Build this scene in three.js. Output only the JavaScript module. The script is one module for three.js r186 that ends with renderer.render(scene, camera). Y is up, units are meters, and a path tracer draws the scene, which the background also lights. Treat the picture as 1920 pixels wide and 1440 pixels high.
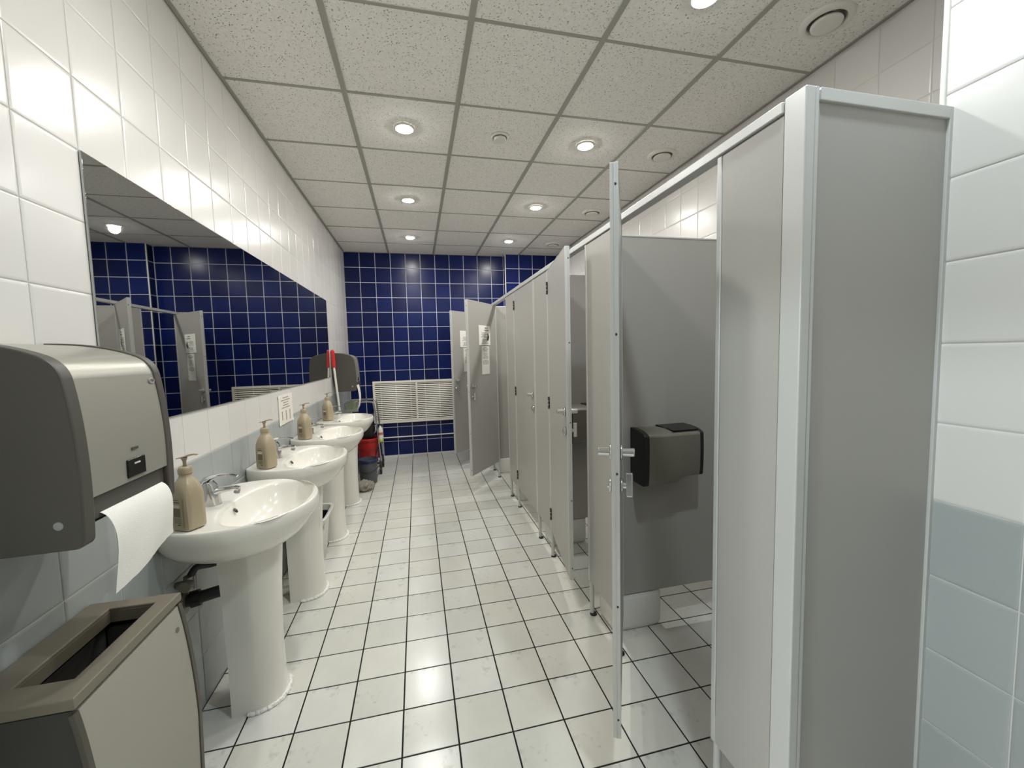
import * as THREE from 'three';
import { RoundedBoxGeometry } from 'three/addons/geometries/RoundedBoxGeometry.js';
import { mergeGeometries, mergeVertices, toCreasedNormals } from 'three/addons/utils/BufferGeometryUtils.js';

// ---------------------------------------------------------------- camera, exposure, lamps
const scene = new THREE.Scene();
scene.background = new THREE.Color(0x000000);
const renderer = new THREE.WebGLRenderer({ antialias: true });
renderer.toneMapping = THREE.LinearToneMapping;
renderer.toneMappingExposure = 0.95;
renderer.shadowMap.enabled = true;

const camera = new THREE.PerspectiveCamera(2 * Math.atan(720 / 767.27) * 180 / Math.PI, 4 / 3, 0.02, 60);
camera.rotation.order = 'YXZ';
camera.rotation.set(-0.0744, -0.2268, -0.0247);
camera.position.set(0, 1.402, 0);
scene.add(camera);
camera.updateMatrixWorld(true);
camera.updateProjectionMatrix();

const LAMP_CD = 1.56;                 // candela of one recessed lamp
const LAMP_WARM = new THREE.Color(1.0, 0.992, 0.958);
const LAMP_COOL = new THREE.Color(0.82, 0.93, 1.0);
const LAMP_ANGLE = 1.5, LAMP_PENUMBRA = 0.55;
const LENS_GLOW = 360;
const CORRIDOR_CD = 18;

// ---------------------------------------------------------------- measures (metres)
const T = 0.2;                       // wall and floor tile pitch
const XL = -0.9, XR = 2.05, XN = 1.28, XS = 0.86;   // left wall, stall back wall, entry wall, stall fronts
const ZB = -5.93, ZP = -5.79, ZE = -0.78, ZREAR = 1.8;  // back wall, pier face, entry wall end, wall behind the camera
const H = 2.81;
const DZ0 = -0.635, DZ1 = 0.365, DH = 2.0;      // unseen entrance doorway added in the left wall, beside the camera

// ---------------------------------------------------------------- helpers
let seed = 7;
const rnd = () => { seed = (seed * 1664525 + 1013904223) >>> 0; return seed / 4294967296; };
const rr = (a, b) => a + (b - a) * rnd();
const used = {};
function numbered(name) {
  const n = used[name] = (used[name] ?? -1) + 1;
  return n ? `${name}_${String(n).padStart(3, '0')}` : name;
}
function mesh(name, geo, mat, parent) {
  const m = new THREE.Mesh(Array.isArray(geo) ? mergeGeometries(geo.map(clean)) : geo, mat);
  m.name = parent === scene ? numbered(name) : name;
  m.castShadow = m.receiveShadow = true;
  parent.add(m);
  return m;
}
function clean(g) {
  let q = g.index ? g.toNonIndexed() : g;
  for (const k of Object.keys(q.attributes)) if (!['position', 'normal', 'uv'].includes(k)) q.deleteAttribute(k);
  if (!q.attributes.uv) q.setAttribute('uv', new THREE.BufferAttribute(new Float32Array(q.attributes.position.count * 2), 2));
  if (!q.attributes.normal) q.computeVertexNormals();
  return q;
}
function tag(o, label, category, group) {
  o.userData.label = label; o.userData.category = category;
  if (group) o.userData.group = group;
  return o;
}
function thing(name, label, category, [x, y, z] = [0, 0, 0], turn = 0, group) {
  const o = new THREE.Group();
  o.name = numbered(name); scene.add(o);
  o.position.set(x, y, z); o.rotation.y = turn;
  return tag(o, label, category, group);
}
function copyOf(root, [x, y, z], turn, label, category) {
  const r = root.clone();
  r.name = numbered(root.name); scene.add(r);
  r.position.set(x, y, z); r.rotation.y = turn;
  r.userData = { ...root.userData, label };
  if (category) r.userData.category = category;
  return r;
}
function structure(name) {
  const o = new THREE.Group();
  o.name = name; o.userData.kind = 'structure'; scene.add(o);
  return o;
}
const bx = (w, h, d, x = 0, y = 0, z = 0, r = 0.002) => {
  const g = r > 0 ? new RoundedBoxGeometry(w, h, d, 2, Math.min(r, w / 2.01, h / 2.01, d / 2.01)) : new THREE.BoxGeometry(w, h, d);
  return g.translate(x, y, z);
};
const v3 = (x, y, z) => new THREE.Vector3(x, y, z);
function rod(a, b, r, seg = 16, r2 = r) {            // closed round bar from a to b
  const d = b.clone().sub(a), g = new THREE.CylinderGeometry(r2, r, d.length(), seg);
  g.applyQuaternion(new THREE.Quaternion().setFromUnitVectors(v3(0, 1, 0), d.normalize()));
  return g.translate((a.x + b.x) / 2, (a.y + b.y) / 2, (a.z + b.z) / 2);
}
const tube = (pts, r, seg = 40, rad = 12) => new THREE.TubeGeometry(new THREE.CatmullRomCurve3(pts, false, 'centripetal'), seg, r, rad, false);
const lathe = (pts, seg = 32) => new THREE.LatheGeometry(pts.map(p => new THREE.Vector2(p[0], p[1])), seg);
// rings of equal count joined into one smooth skin; first and last ring closed when asked
function loft(rings, { capA = true, capB = true, closed = true, crease = 0.7 } = {}) {
  const n = rings[0].length, pos = [], idx = [];
  for (const r of rings) for (const p of r) pos.push(p.x, p.y, p.z);
  const m = closed ? n : n - 1;
  for (let i = 0; i + 1 < rings.length; i++) for (let j = 0; j < m; j++) {
    const a = i * n + j, b = i * n + (j + 1) % n, c = a + n, d = b + n;
    idx.push(a, b, c, b, d, c);
  }
  const cap = (k, flip) => {
    const c = new THREE.Vector3(); rings[k].forEach(p => c.add(p)); c.divideScalar(n);
    const ci = pos.length / 3; pos.push(c.x, c.y, c.z);
    for (let j = 0; j < n; j++) { const a = k * n + j, b = k * n + (j + 1) % n; flip ? idx.push(ci, a, b) : idx.push(ci, b, a); }
  };
  if (capA) cap(0, false);
  if (capB) cap(rings.length - 1, true);
  const g = new THREE.BufferGeometry();
  g.setAttribute('position', new THREE.Float32BufferAttribute(pos, 3));
  g.setIndex(idx);
  const uv = new Float32Array(pos.length / 3 * 2);
  for (let i = 0; i < pos.length / 3; i++) { uv[2 * i] = pos[3 * i] + pos[3 * i + 2]; uv[2 * i + 1] = pos[3 * i + 1]; }
  g.setAttribute('uv', new THREE.BufferAttribute(uv, 2));
  return crease === null ? (g.computeVertexNormals(), g) : toCreasedNormals(g, crease);
}
function superRing(a, b, y, n = 4, seg = 40, cx = 0, cz = 0) {     // rounded rectangle ring in the xz plane
  const r = [];
  for (let i = 0; i < seg; i++) {
    const t = -i / seg * 2 * Math.PI, c = Math.cos(t), s = Math.sin(t);
    r.push(v3(cx + a * Math.sign(c) * Math.abs(c) ** (2 / n), y, cz + b * Math.sign(s) * Math.abs(s) ** (2 / n)));
  }
  return r;
}
function extrude(shape, depth, bevel = 0, curve = 12) {
  return new THREE.ExtrudeGeometry(shape, { depth, bevelEnabled: bevel > 0, bevelSize: bevel, bevelThickness: bevel, bevelOffset: -bevel, bevelSegments: 2, curveSegments: curve });
}
const rectShape = (x0, y0, x1, y1) => new THREE.Shape([[x0, y0], [x1, y0], [x1, y1], [x0, y1]].map(p => new THREE.Vector2(...p)));

// ---------------------------------------------------------------- procedural textures
function valueNoise(n, cells, seed0) {                // tileable noise, n x n, in 0..1
  let s = seed0; const r = () => { s = (s * 1664525 + 1013904223) >>> 0; return s / 4294967296; };
  const out = new Float32Array(n * n);
  let amp = 1, tot = 0;
  for (const c of cells) {
    const g = new Float32Array(c * c).map(r), k = n / c;
    for (let y = 0; y < n; y++) for (let x = 0; x < n; x++) {
      const fx = x / k, fy = y / k, x0 = fx | 0, y0 = fy | 0;
      let u = fx - x0, v = fy - y0; u = u * u * (3 - 2 * u); v = v * v * (3 - 2 * v);
      const a = g[(y0 % c) * c + x0 % c], b = g[(y0 % c) * c + (x0 + 1) % c], d = g[((y0 + 1) % c) * c + x0 % c], e = g[((y0 + 1) % c) * c + (x0 + 1) % c];
      out[y * n + x] += amp * ((a + (b - a) * u) * (1 - v) + (d + (e - d) * u) * v);
    }
    tot += amp; amp *= 0.6;
  }
  return out.map(v => v / tot);
}
function dataTex(n, fn, srgb, repeat) {
  const d = new Uint8Array(n * n * 4);
  for (let i = 0; i < n * n; i++) { const c = fn(i % n, (i / n) | 0, i); d[4 * i] = c[0]; d[4 * i + 1] = c[1]; d[4 * i + 2] = c[2]; d[4 * i + 3] = 255; }
  const t = new THREE.DataTexture(d, n, n);
  t.wrapS = t.wrapT = THREE.RepeatWrapping; t.magFilter = THREE.LinearFilter; t.minFilter = THREE.LinearMipmapLinearFilter; t.generateMipmaps = true;
  if (srgb) t.colorSpace = THREE.SRGBColorSpace;
  if (repeat) t.repeat.set(repeat, repeat);
  t.needsUpdate = true;
  return t;
}
function canvasTex(w, h, draw) {
  const c = document.createElement('canvas'); c.width = w; c.height = h;
  draw(c.getContext('2d'), w, h);
  const t = new THREE.CanvasTexture(c); t.colorSpace = THREE.SRGBColorSpace; t.anisotropy = 8;
  return t;
}
const cl = v => Math.max(0, Math.min(255, v)) | 0;

// floor glaze: faint mottling with scuffs and dried drips
const fN = valueNoise(512, [6, 16, 40, 110], 11), fS = valueNoise(512, [20, 64, 160], 23);
const floorMap = dataTex(512, (x, y, i) => {
  let k = 212 + (fN[i] - 0.5) * 14;
  if (fS[i] > 0.71) k -= (fS[i] - 0.71) * 120;
  return [cl(k + 1), cl(k), cl(k - 7)];
}, true, 1 / 1.2);
const floorRough = dataTex(512, (x, y, i) => { const k = cl(255 * (0.9 + (fN[i] - 0.5) * 0.2)); return [k, k, k]; }, false, 1 / 1.2);
// mineral fibre ceiling board: fissures and pin holes
const N = 1024, pit = new Float32Array(N * N);
{
  let s = 99; const r = () => { s = (s * 1664525 + 1013904223) >>> 0; return s / 4294967296; };
  for (let k = 0; k < 950; k++) {
    const cx = r() * N, cy = r() * N, a = r() < 0.75 ? 0.9 + (r() - 0.5) * 0.9 : r() * 3.1, L = 4 + r() * 13, w = 1.6 + r() * 2.2, dp = 0.5 + 0.5 * r();
    const ca = Math.cos(a), sa = Math.sin(a), R = Math.ceil(L + w);
    for (let dy = -R; dy <= R; dy++) for (let dx = -R; dx <= R; dx++) {
      const u = (dx * ca + dy * sa) / (L * 0.5), v = (-dx * sa + dy * ca) / w, q = u * u + v * v;
      if (q < 1) { const j = ((cy + dy + N) % N | 0) * N + ((cx + dx + N) % N | 0); pit[j] = Math.max(pit[j], dp * (1 - q * q)); }
    }
  }
}
const cN = valueNoise(1024, [90, 260], 5);
const ceilMap = dataTex(1024, (x, y, i) => { const k = 238 + (cN[i] - 0.5) * 18 - pit[i] * 140; return [cl(k), cl(k - 3), cl(k - 9)]; }, true, 1 / 0.6);
const ceilBump = dataTex(1024, (x, y, i) => { const k = cl(200 + (cN[i] - 0.5) * 60 - pit[i] * 190); return [k, k, k]; }, false, 1 / 0.6);
// fine grain for powder coated plastic
const gN = valueNoise(256, [128, 250], 3);
const grainBump = dataTex(256, (x, y, i) => { const k = cl(255 * gN[i]); return [k, k, k]; }, false, 1 / 0.12);
const wN = valueNoise(256, [3, 9, 24], 31);
const glazeBump = dataTex(256, (x, y, i) => { const k = cl(255 * wN[i]); return [k, k, k]; }, false, 1 / 0.5);

// ---------------------------------------------------------------- materials
const std = (color, roughness, metalness = 0, extra = {}) => new THREE.MeshStandardMaterial({ color, roughness, metalness, ...extra });
const M = {
  floorTile: [0xffffff, 0xf6f6f4, 0xfbfaf6].map(c => new THREE.MeshStandardMaterial({ color: c, map: floorMap, roughness: 0.23, roughnessMap: floorRough })),
  floorGrout: std(0x161412, 0.95),
  whiteTile: [0xd9d6d1, 0xd6d3ce].map(c => std(c, 0.24, 0, { bumpMap: glazeBump, bumpScale: 0.0006 })),
  greyTile: [0xa3a8a6, 0x9fa4a2].map(c => std(c, 0.30, 0, { bumpMap: grainBump, bumpScale: 0.00012 })),
  blueTile: [0x0c194d, 0x0a1646, 0x0d1c55].map(c => new THREE.MeshPhysicalMaterial({ color: c, roughness: 0.24, specularIntensity: 0.55, bumpMap: glazeBump, bumpScale: 0.0004 })),
  lightGrout: std(0xcfccc6, 0.9),
  blueGrout: std(0xd6d6da, 0.85),
  plaster: std(0xc8c4bc, 0.9),
  ceilBoard: std(0xffffff, 0.95, 0, { map: ceilMap, bumpMap: ceilBump, bumpScale: 0.0025 }),
  ceilRail: std(0xa3a199, 0.6, 0.1),
  whiteSteel: std(0xdedbd3, 0.45),
  stall: std(0xa7a49e, 0.40),
  alu: std(0xc6c6c3, 0.36, 0.2),
  aluDull: std(0x969797, 0.42, 0.2),
  chrome: std(0xd9d9da, 0.12, 1),
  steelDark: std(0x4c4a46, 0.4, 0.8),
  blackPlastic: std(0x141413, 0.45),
  ceramic: new THREE.MeshPhysicalMaterial({ color: 0xe6e2d8, roughness: 0.16, clearcoat: 0.4, clearcoatRoughness: 0.06 }),
  caulk: std(0xeeece6, 0.5),
  dispDark: std(0x4a4740, 0.5, 0, { bumpMap: grainBump, bumpScale: 0.0001 }),
  dispSilver: std(0xa7a499, 0.34, 0.45),
  binPanel: std(0x9a978b, 0.55, 0.1, { bumpMap: grainBump, bumpScale: 0.00025 }),
  binFrame: std(0x777061, 0.45, 0.2, { bumpMap: grainBump, bumpScale: 0.0001 }),
  binSide: std(0x35332e, 0.6, 0, { bumpMap: grainBump, bumpScale: 0.00025 }),
  paper: std(0xe9e6de, 0.95, 0, { bumpMap: grainBump, bumpScale: 0.0006, side: THREE.DoubleSide }),
  soap: new THREE.MeshPhysicalMaterial({ color: 0xab9d82, roughness: 0.35, clearcoat: 0.2, clearcoatRoughness: 0.3 }),
  soapCap: std(0xaa9a80, 0.4),
  soapPump: std(0x9c8d75, 0.4),
  whitePlastic: std(0xdeddd6, 0.35),
  mirror: std(0xb4b6b4, 0.015, 1),
  slat: std(0xe6e1d4, 0.5),
  red: std(0xa81d1f, 0.4),
  redBright: std(0xc42a28, 0.4),
  bucketGrey: std(0x54575a, 0.45),
  bucketBlue: std(0x1c2350, 0.4),
  rag: std(0x9c9588, 0.95, 0, { bumpMap: grainBump, bumpScale: 0.002 }),
  pipeDark: std(0x2a2925, 0.45),
  pipeBrass: std(0x8b867a, 0.4, 0.6),
  ductSteel: std(0xdedbd3, 0.45, 0, { side: THREE.DoubleSide }),
  redPale: std(0xc9695c, 0.5),
  binRim: std(0x4e4a40, 0.5, 0.1),
  yellowGreen: std(0xb9c46a, 0.5),
  greenPad: std(0xa9b59a, 0.9),
};

// ---------------------------------------------------------------- tiles
// one tile lying in the xy plane, face at z = 0 towards +z, with softened edges
function tileGeo(w, h, bev, drop, thick, u0 = 0, v0 = 0) {
  const P = [], uv = [];
  const ring = (i, z) => [[-w / 2 + i, -h / 2 + i, z], [w / 2 - i, -h / 2 + i, z], [w / 2 - i, h / 2 - i, z], [-w / 2 + i, h / 2 - i, z]];
  const R = [ring(0, -thick), ring(0, -drop), ring(bev * 0.4, -drop * 0.35), ring(bev, 0)];
  const quad = (a, b, c, d) => { for (const p of [a, b, c, a, c, d]) { P.push(...p); uv.push(u0 + p[0], v0 + p[1]); } };
  for (let k = 0; k < 3; k++) for (let j = 0; j < 4; j++) quad(R[k][j], R[k][(j + 1) % 4], R[k + 1][(j + 1) % 4], R[k + 1][j]);
  quad(R[3][0], R[3][1], R[3][2], R[3][3]);
  const g = new THREE.BufferGeometry();
  g.setAttribute('position', new THREE.Float32BufferAttribute(P, 3));
  g.setAttribute('uv', new THREE.Float32BufferAttribute(uv, 2));
  g.computeVertexNormals();
  return g;
}
const geoCache = {};
function tileFor(w, h, style, variant) {
  const k = [w.toFixed(4), h.toFixed(4), style.key, variant].join();
  return geoCache[k] ??= tileGeo(w - style.gap, h - style.gap, style.bev, style.drop, style.thick, variant * 0.37, variant * 0.71);
}
// how large a tile shows in the photograph's frame (pixels squared), 0 when outside it
function shown(corners) {
  let x0 = 1e9, x1 = -1e9, y0 = 1e9, y1 = -1e9;
  for (const c of corners) {
    const q = c.clone().applyMatrix4(camera.matrixWorldInverse);
    if (q.z > -0.05) continue;
    const x = 960 + 767.27 * q.x / -q.z, y = 720 - 767.27 * q.y / -q.z;
    x0 = Math.min(x0, x); x1 = Math.max(x1, x); y0 = Math.min(y0, y); y1 = Math.max(y1, y);
  }
  const w = Math.min(x1, 1920) - Math.max(x0, 0), h = Math.min(y1, 1440) - Math.max(y0, 0);
  return w > 0 && h > 0 ? w * h : 0;
}
// cells: {p: centre on the face, w, h, mats, hidden}; q turns +z into the face normal
function layTiles(parent, name, cells, q, style) {
  for (const c of cells) {
    const cs = [[-1, -1], [1, -1], [1, 1], [-1, 1]].map(([a, b]) => v3(a * c.w / 2, b * c.h / 2, 0).applyQuaternion(q).add(c.p));
    c.area = c.hidden ? 0 : shown(cs);
    c.variant = (rnd() * 5) | 0; c.mat = c.mats[(rnd() * c.mats.length) | 0];
    c.tilt = style.uneven ? [rr(-1, 1) * style.uneven, rr(-1, 1) * style.uneven] : [0, 0];
  }
  cells.sort((a, b) => b.area - a.area);
  const left = new Map();
  cells.forEach((c, i) => {
    const g = tileFor(c.w, c.h, style, c.variant);
    const qq = q.clone().multiply(new THREE.Quaternion().setFromEuler(new THREE.Euler(c.tilt[0], c.tilt[1], 0)));
    if (i < 298 && c.area > 60) {
      const m = mesh(name, g, c.mat, parent);
      m.name = i ? `${name}_${String(i).padStart(3, '0')}` : name;
      m.position.copy(c.p); m.quaternion.copy(qq);
    } else {
      const k = g.clone().applyQuaternion(qq).translate(c.p.x, c.p.y, c.p.z);
      left.has(c.mat) ? left.get(c.mat).push(k) : left.set(c.mat, [k]);
    }
  });
  for (const [mat, gs] of left) mesh(`more_${name}s`, gs, mat, parent).userData.kind = 'stuff';
}
// cuts a span into tile cells, whole from a phase
function spans(a, b, phase, pitch) {
  const out = []; let s = phase + Math.floor((a - phase) / pitch + 1e-6) * pitch;
  for (; s < b - 1e-6; s += pitch) { const lo = Math.max(s, a), hi = Math.min(s + pitch, b); if (hi - lo > 0.02) out.push([lo, hi]); }
  return out;
}
const QX = new THREE.Quaternion().setFromEuler(new THREE.Euler(0, Math.PI / 2, 0));     // faces +x
const QXm = new THREE.Quaternion().setFromEuler(new THREE.Euler(0, -Math.PI / 2, 0));   // faces -x
const QZ = new THREE.Quaternion();                                                     // faces +z
const QY = new THREE.Quaternion().setFromEuler(new THREE.Euler(-Math.PI / 2, 0, 0));    // faces up
const QYm = new THREE.Quaternion().setFromEuler(new THREE.Euler(Math.PI / 2, 0, 0));    // faces down
const wallStyle = { key: 'wall', gap: 0.003, bev: 0.007, drop: 0.0013, thick: 0.003, uneven: 0.0012 };
const greyStyle = { key: 'wall', gap: 0.003, bev: 0.007, drop: 0.0013, thick: 0.003, uneven: 0.001 };
const blueStyle = { key: 'blue', gap: 0.0065, bev: 0.003, drop: 0.0008, thick: 0.003, uneven: 0.0015 };
const floorStyle = { key: 'floor', gap: 0.0062, bev: 0.0014, drop: 0.0006, thick: 0.003, uneven: 0.0008 };
const REC = 0.0022;                  // joints lie this far behind the tile faces
const RX = 0.2;

// ---------------------------------------------------------------- floor
const PHX = -0.3066, PHZ = 0.008;
{
  const f = structure('floor');
  mesh('floor_slab', new THREE.BoxGeometry(XR - XL + 0.4, 0.16, ZREAR - ZB + 0.4).translate((XL + XR) / 2, -0.08 - REC, (ZREAR + ZB) / 2), M.floorGrout, f);
  const cells = [];
  for (const [x0, x1] of spans(XL, XR, PHX, T)) for (const [z0, z1] of spans(ZB, ZREAR, PHZ, T)) {
    if (z0 > ZE && x0 > XN - 0.001) continue;
    const xm = (x0 + x1) / 2, zm = (z0 + z1) / 2;
    cells.push({ p: v3(xm, 0, zm), w: x1 - x0, h: z1 - z0, mats: M.floorTile, hidden: (xm > 1.5 && zm < -1.9) || (xm < -0.8 && zm > -1.4) });
  }
  layTiles(f, 'floor_tile', cells, QY, floorStyle);
}

// ---------------------------------------------------------------- walls
{
  const w = structure('wall_left');
  const back = (y0, y1, z0, z1) => new THREE.BoxGeometry(0.2, y1 - y0, z1 - z0).translate(XL - 0.1 - REC, (y0 + y1) / 2, (z0 + z1) / 2);
  mesh('wall_backing', [back(-0.1, H + 0.15, ZB - 0.2, DZ0), back(-0.1, H + 0.15, DZ1, ZREAR + 0.2), back(DH, H + 0.15, DZ0, DZ1)], M.lightGrout, w);
  const white = [], grey = [];
  for (const [y0, y1] of spans(0, H, 0, T)) for (const [z0, z1] of spans(ZB, ZREAR, -0.035, T)) {
    if (z1 > DZ0 + 0.01 && z0 < DZ1 - 0.01 && y0 < DH - 0.01) continue;
    const ym = (y0 + y1) / 2, zm = (z0 + z1) / 2;
    const c = { p: v3(XL, ym, zm), w: z1 - z0, h: y1 - y0, mats: ym < 1 ? M.greyTile : M.whiteTile, hidden: (ym > 1.2 && ym < 2 && zm < -1.435 && zm > -4.635) };
    (ym < 1 ? grey : white).push(c);
  }
  layTiles(w, 'white_tile', white, QX, wallStyle);
  layTiles(w, 'grey_tile', grey, QX, greyStyle);
}
{
  const w = structure('wall_back');
  mesh('wall_backing', new THREE.BoxGeometry(XR - XL + 0.4, H + 0.3, 0.2).translate((XL + XR) / 2, H / 2, ZB - 0.1 - REC), M.blueGrout, w);
  const cells = [];
  for (const [y0, y1] of spans(0, H, 0.01, T)) for (const [x0, x1] of spans(XL, XN, XL, T))
    cells.push({ p: v3((x0 + x1) / 2, (y0 + y1) / 2, ZB), w: x1 - x0, h: y1 - y0, mats: M.blueTile });
  layTiles(w, 'blue_tile', cells, QZ, blueStyle);
  // the pier in the corner behind the last stall
  const p = structure('wall_pier');
  mesh('wall_backing', new THREE.BoxGeometry(XR - XN + 0.1, H, ZP - ZB).translate((XR + XN + 0.1) / 2 + REC, H / 2, (ZP + ZB) / 2 - REC), M.blueGrout, p);
  const pc = [], side = [];
  for (const [y0, y1] of spans(0, H, 0.01, T)) {
    for (const [x0, x1] of spans(XN, XR, XN, T)) pc.push({ p: v3((x0 + x1) / 2, (y0 + y1) / 2, ZP), w: x1 - x0, h: y1 - y0, mats: M.blueTile });
    side.push({ p: v3(XN, (y0 + y1) / 2, (ZP + ZB) / 2), w: ZP - ZB - 0.006, h: y1 - y0, mats: M.blueTile });
  }
  layTiles(p, 'blue_tile', pc, QZ, blueStyle);
  layTiles(p, 'side_tile', side, QXm, blueStyle);
  mesh('corner_bead', bx(0.012, H - 0.01, 0.012, XN, H / 2, ZP, 0.004), M.whiteSteel, p);
}
{
  const w = structure('wall_right');
  mesh('wall_backing', new THREE.BoxGeometry(0.2, H + 0.3, ZE - ZB + 0.4).translate(XR + 0.1 + REC, H / 2, (ZE + ZB) / 2), M.lightGrout, w);
  const white = [], grey = [];
  for (const [y0, y1] of spans(0, H, 0, T)) for (const [z0, z1] of spans(ZP, ZE, -0.09, T)) {
    const ym = (y0 + y1) / 2;
    (ym < 1 ? grey : white).push({ p: v3(XR, ym, (z0 + z1) / 2), w: z1 - z0, h: y1 - y0, mats: ym < 1 ? M.greyTile : M.whiteTile, hidden: ym < 1.7 });
  }
  layTiles(w, 'white_tile', white, QXm, wallStyle);
  layTiles(w, 'grey_tile', grey, QXm, greyStyle);
}
{
  const w = structure('wall_entry');
  mesh('wall_backing', new THREE.BoxGeometry(XR - XN + 0.2, H + 0.3, ZREAR - ZE + 0.2).translate((XR + XN + 0.2) / 2 + REC, H / 2, (ZREAR + ZE + 0.2) / 2), M.lightGrout, w);
  const white = [], grey = [];
  for (const [y0, y1] of spans(0, H, 0, T)) for (const [z0, z1] of spans(ZE, ZREAR, -0.595, T)) {
    const ym = (y0 + y1) / 2;
    (ym < 1 ? grey : white).push({ p: v3(XN, ym, (z0 + z1) / 2), w: z1 - z0, h: y1 - y0, mats: ym < 1 ? M.greyTile : M.whiteTile });
  }
  layTiles(w, 'white_tile', white, QXm, wallStyle);
  layTiles(w, 'grey_tile', grey, QXm, greyStyle);
  mesh('corner_bead', bx(0.012, H - 0.01, 0.012, XN, H / 2, ZE, 0.004), M.whiteSteel, w);
}
{
  const w = structure('wall_rear');
  mesh('plaster', new THREE.BoxGeometry(XN - XL + 0.2, H + 0.3, 0.2).translate((XL + XN) / 2, H / 2, ZREAR + 0.1), M.plaster, w);
}

// ---------------------------------------------------------------- unseen corridor, with a globe lamp added to cool-light the entry wall
{
  const w = structure('wall_corridor');
  const x0 = -4.6, x1 = XL - 0.2 - REC, z0 = -1.6, z1 = 1.4, box = (a, b, c, d, e, f) => new THREE.BoxGeometry(b - a, d - c, f - e).translate((a + b) / 2, (c + d) / 2, (e + f) / 2);
  mesh('corridor_walls', [box(x0 - 0.1, x0, -0.1, H + 0.1, z0 - 0.1, z1 + 0.1), box(x0, x1, -0.1, H + 0.1, z0 - 0.1, z0), box(x0, x1, -0.1, H + 0.1, z1, z1 + 0.1)], M.plaster, w);
  mesh('corridor_ceiling', box(x0, x1, H, H + 0.1, z0, z1), M.plaster, w);
  mesh('corridor_floor', box(x0, x1, -0.1, 0, z0, z1), M.plaster, w);
  mesh('threshold', box(x1, XL - 0.001, -0.1, 0, DZ0, DZ1), M.plaster, w);
  const g = thing('added_globe_lamp', 'unseen white globe lamp added in the corridor for cool light on the entry wall', 'lamp', [-3.05, 2.49, -0.13]);
  mesh('glowing_globe', new THREE.SphereGeometry(0.1, 32, 20), std(0xffffff, 0.4, 0, { emissive: LAMP_COOL, emissiveIntensity: 40 }), g);
  mesh('pendant_rod', rod(v3(0, 0.09, 0), v3(0, H - 2.49, 0), 0.008), M.alu, g);
  mesh('pendant_cap', lathe([[0, 0.30], [0.03, 0.302], [0.045, H - 2.49]], 24), M.alu, g);
  const p = new THREE.PointLight(LAMP_COOL, CORRIDOR_CD, 0, 2); p.castShadow = true; p.shadow.radius = 5; p.name = 'lamp_light'; g.add(p);
}

// ---------------------------------------------------------------- ceiling
{
  const c = structure('ceiling');
  mesh('ceiling_slab', new THREE.BoxGeometry(XR - XL + 0.4, 0.12, ZREAR - ZB + 0.4).translate((XL + XR) / 2, H + 0.2, (ZREAR + ZB) / 2), M.plaster, c);
  const geos = {};
  const holedBoard = (w, d, hx, hz) => {                       // board with a round opening for an air valve
    const s = rectShape(-w / 2, -d / 2, w / 2, d / 2), p = new THREE.Path(); p.absarc(hx, -hz * -1, 0.072, 0, 2 * Math.PI, true); s.holes.push(p);
    return extrude(s, 0.012, 0, 24).translate(0, 0, -0.012);
  };
  const xs = [[XL, -0.317], [-0.317, 0.283], [0.283, 0.883], [0.883, 1.483], [1.483, XR]], zs = spans(ZB, ZREAR, -0.016, 0.6);
  for (const [x0, x1] of xs) for (const [z0, z1] of zs) {
    if (z0 > ZE && x0 > XN) continue;
    const w = x1 - x0 - 0.014, d = z1 - z0 - 0.014, v = (rnd() * 4) | 0, k = [w.toFixed(3), d.toFixed(3), v].join();
    geos[k] ??= tileGeo(w, d, 0.003, 0.002, 0.012, v * 0.23, v * 0.41);
    const vent = x1 === XR && [-1.52, -2.745, -3.965, -5.19].find(z => z > z0 && z < z1);
    const m = mesh('ceiling_board', vent ? holedBoard(w, d, 1.79 - (x0 + x1) / 2, vent - (z0 + z1) / 2) : geos[k], M.ceilBoard, c);
    m.quaternion.copy(QYm); m.position.set((x0 + x1) / 2, H + rr(0.0, 0.003), (z0 + z1) / 2);
    m.rotation.z += 0;
  }
  const zA = ZB, zC = ZREAR;
  for (const x of [-0.317, 0.283, 0.883, 1.483]) mesh('ceiling_rail', bx(0.027, 0.013, (x > XN ? ZE : zC) - zA - 0.02, x, H + 0.003, ((x > XN ? ZE : zC) + zA) / 2, 0.001), M.ceilRail, c);
  for (const [z0] of zs) if (z0 > ZB + 0.05) mesh('cross_rail', bx((z0 > ZE ? XN : XR) - XL - 0.01, 0.011, 0.018, ((z0 > ZE ? XN : XR) + XL) / 2, H + 0.0045, z0, 0.001), M.ceilRail, c);
  mesh('edge_angle', [bx(0.018, 0.01, zC - zA - 0.01, XL + 0.0095, H + 0.002, (zC + zA) / 2, 0.001), bx(0.018, 0.01, ZE - ZP - 0.03, XR - 0.0095, H + 0.002, (ZE + ZP) / 2, 0.001), bx(XN - XL - 0.06, 0.01, 0.018, (XN + XL) / 2, H + 0.002, ZB + 0.0095, 0.001)], M.ceilRail, c);
}

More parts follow.
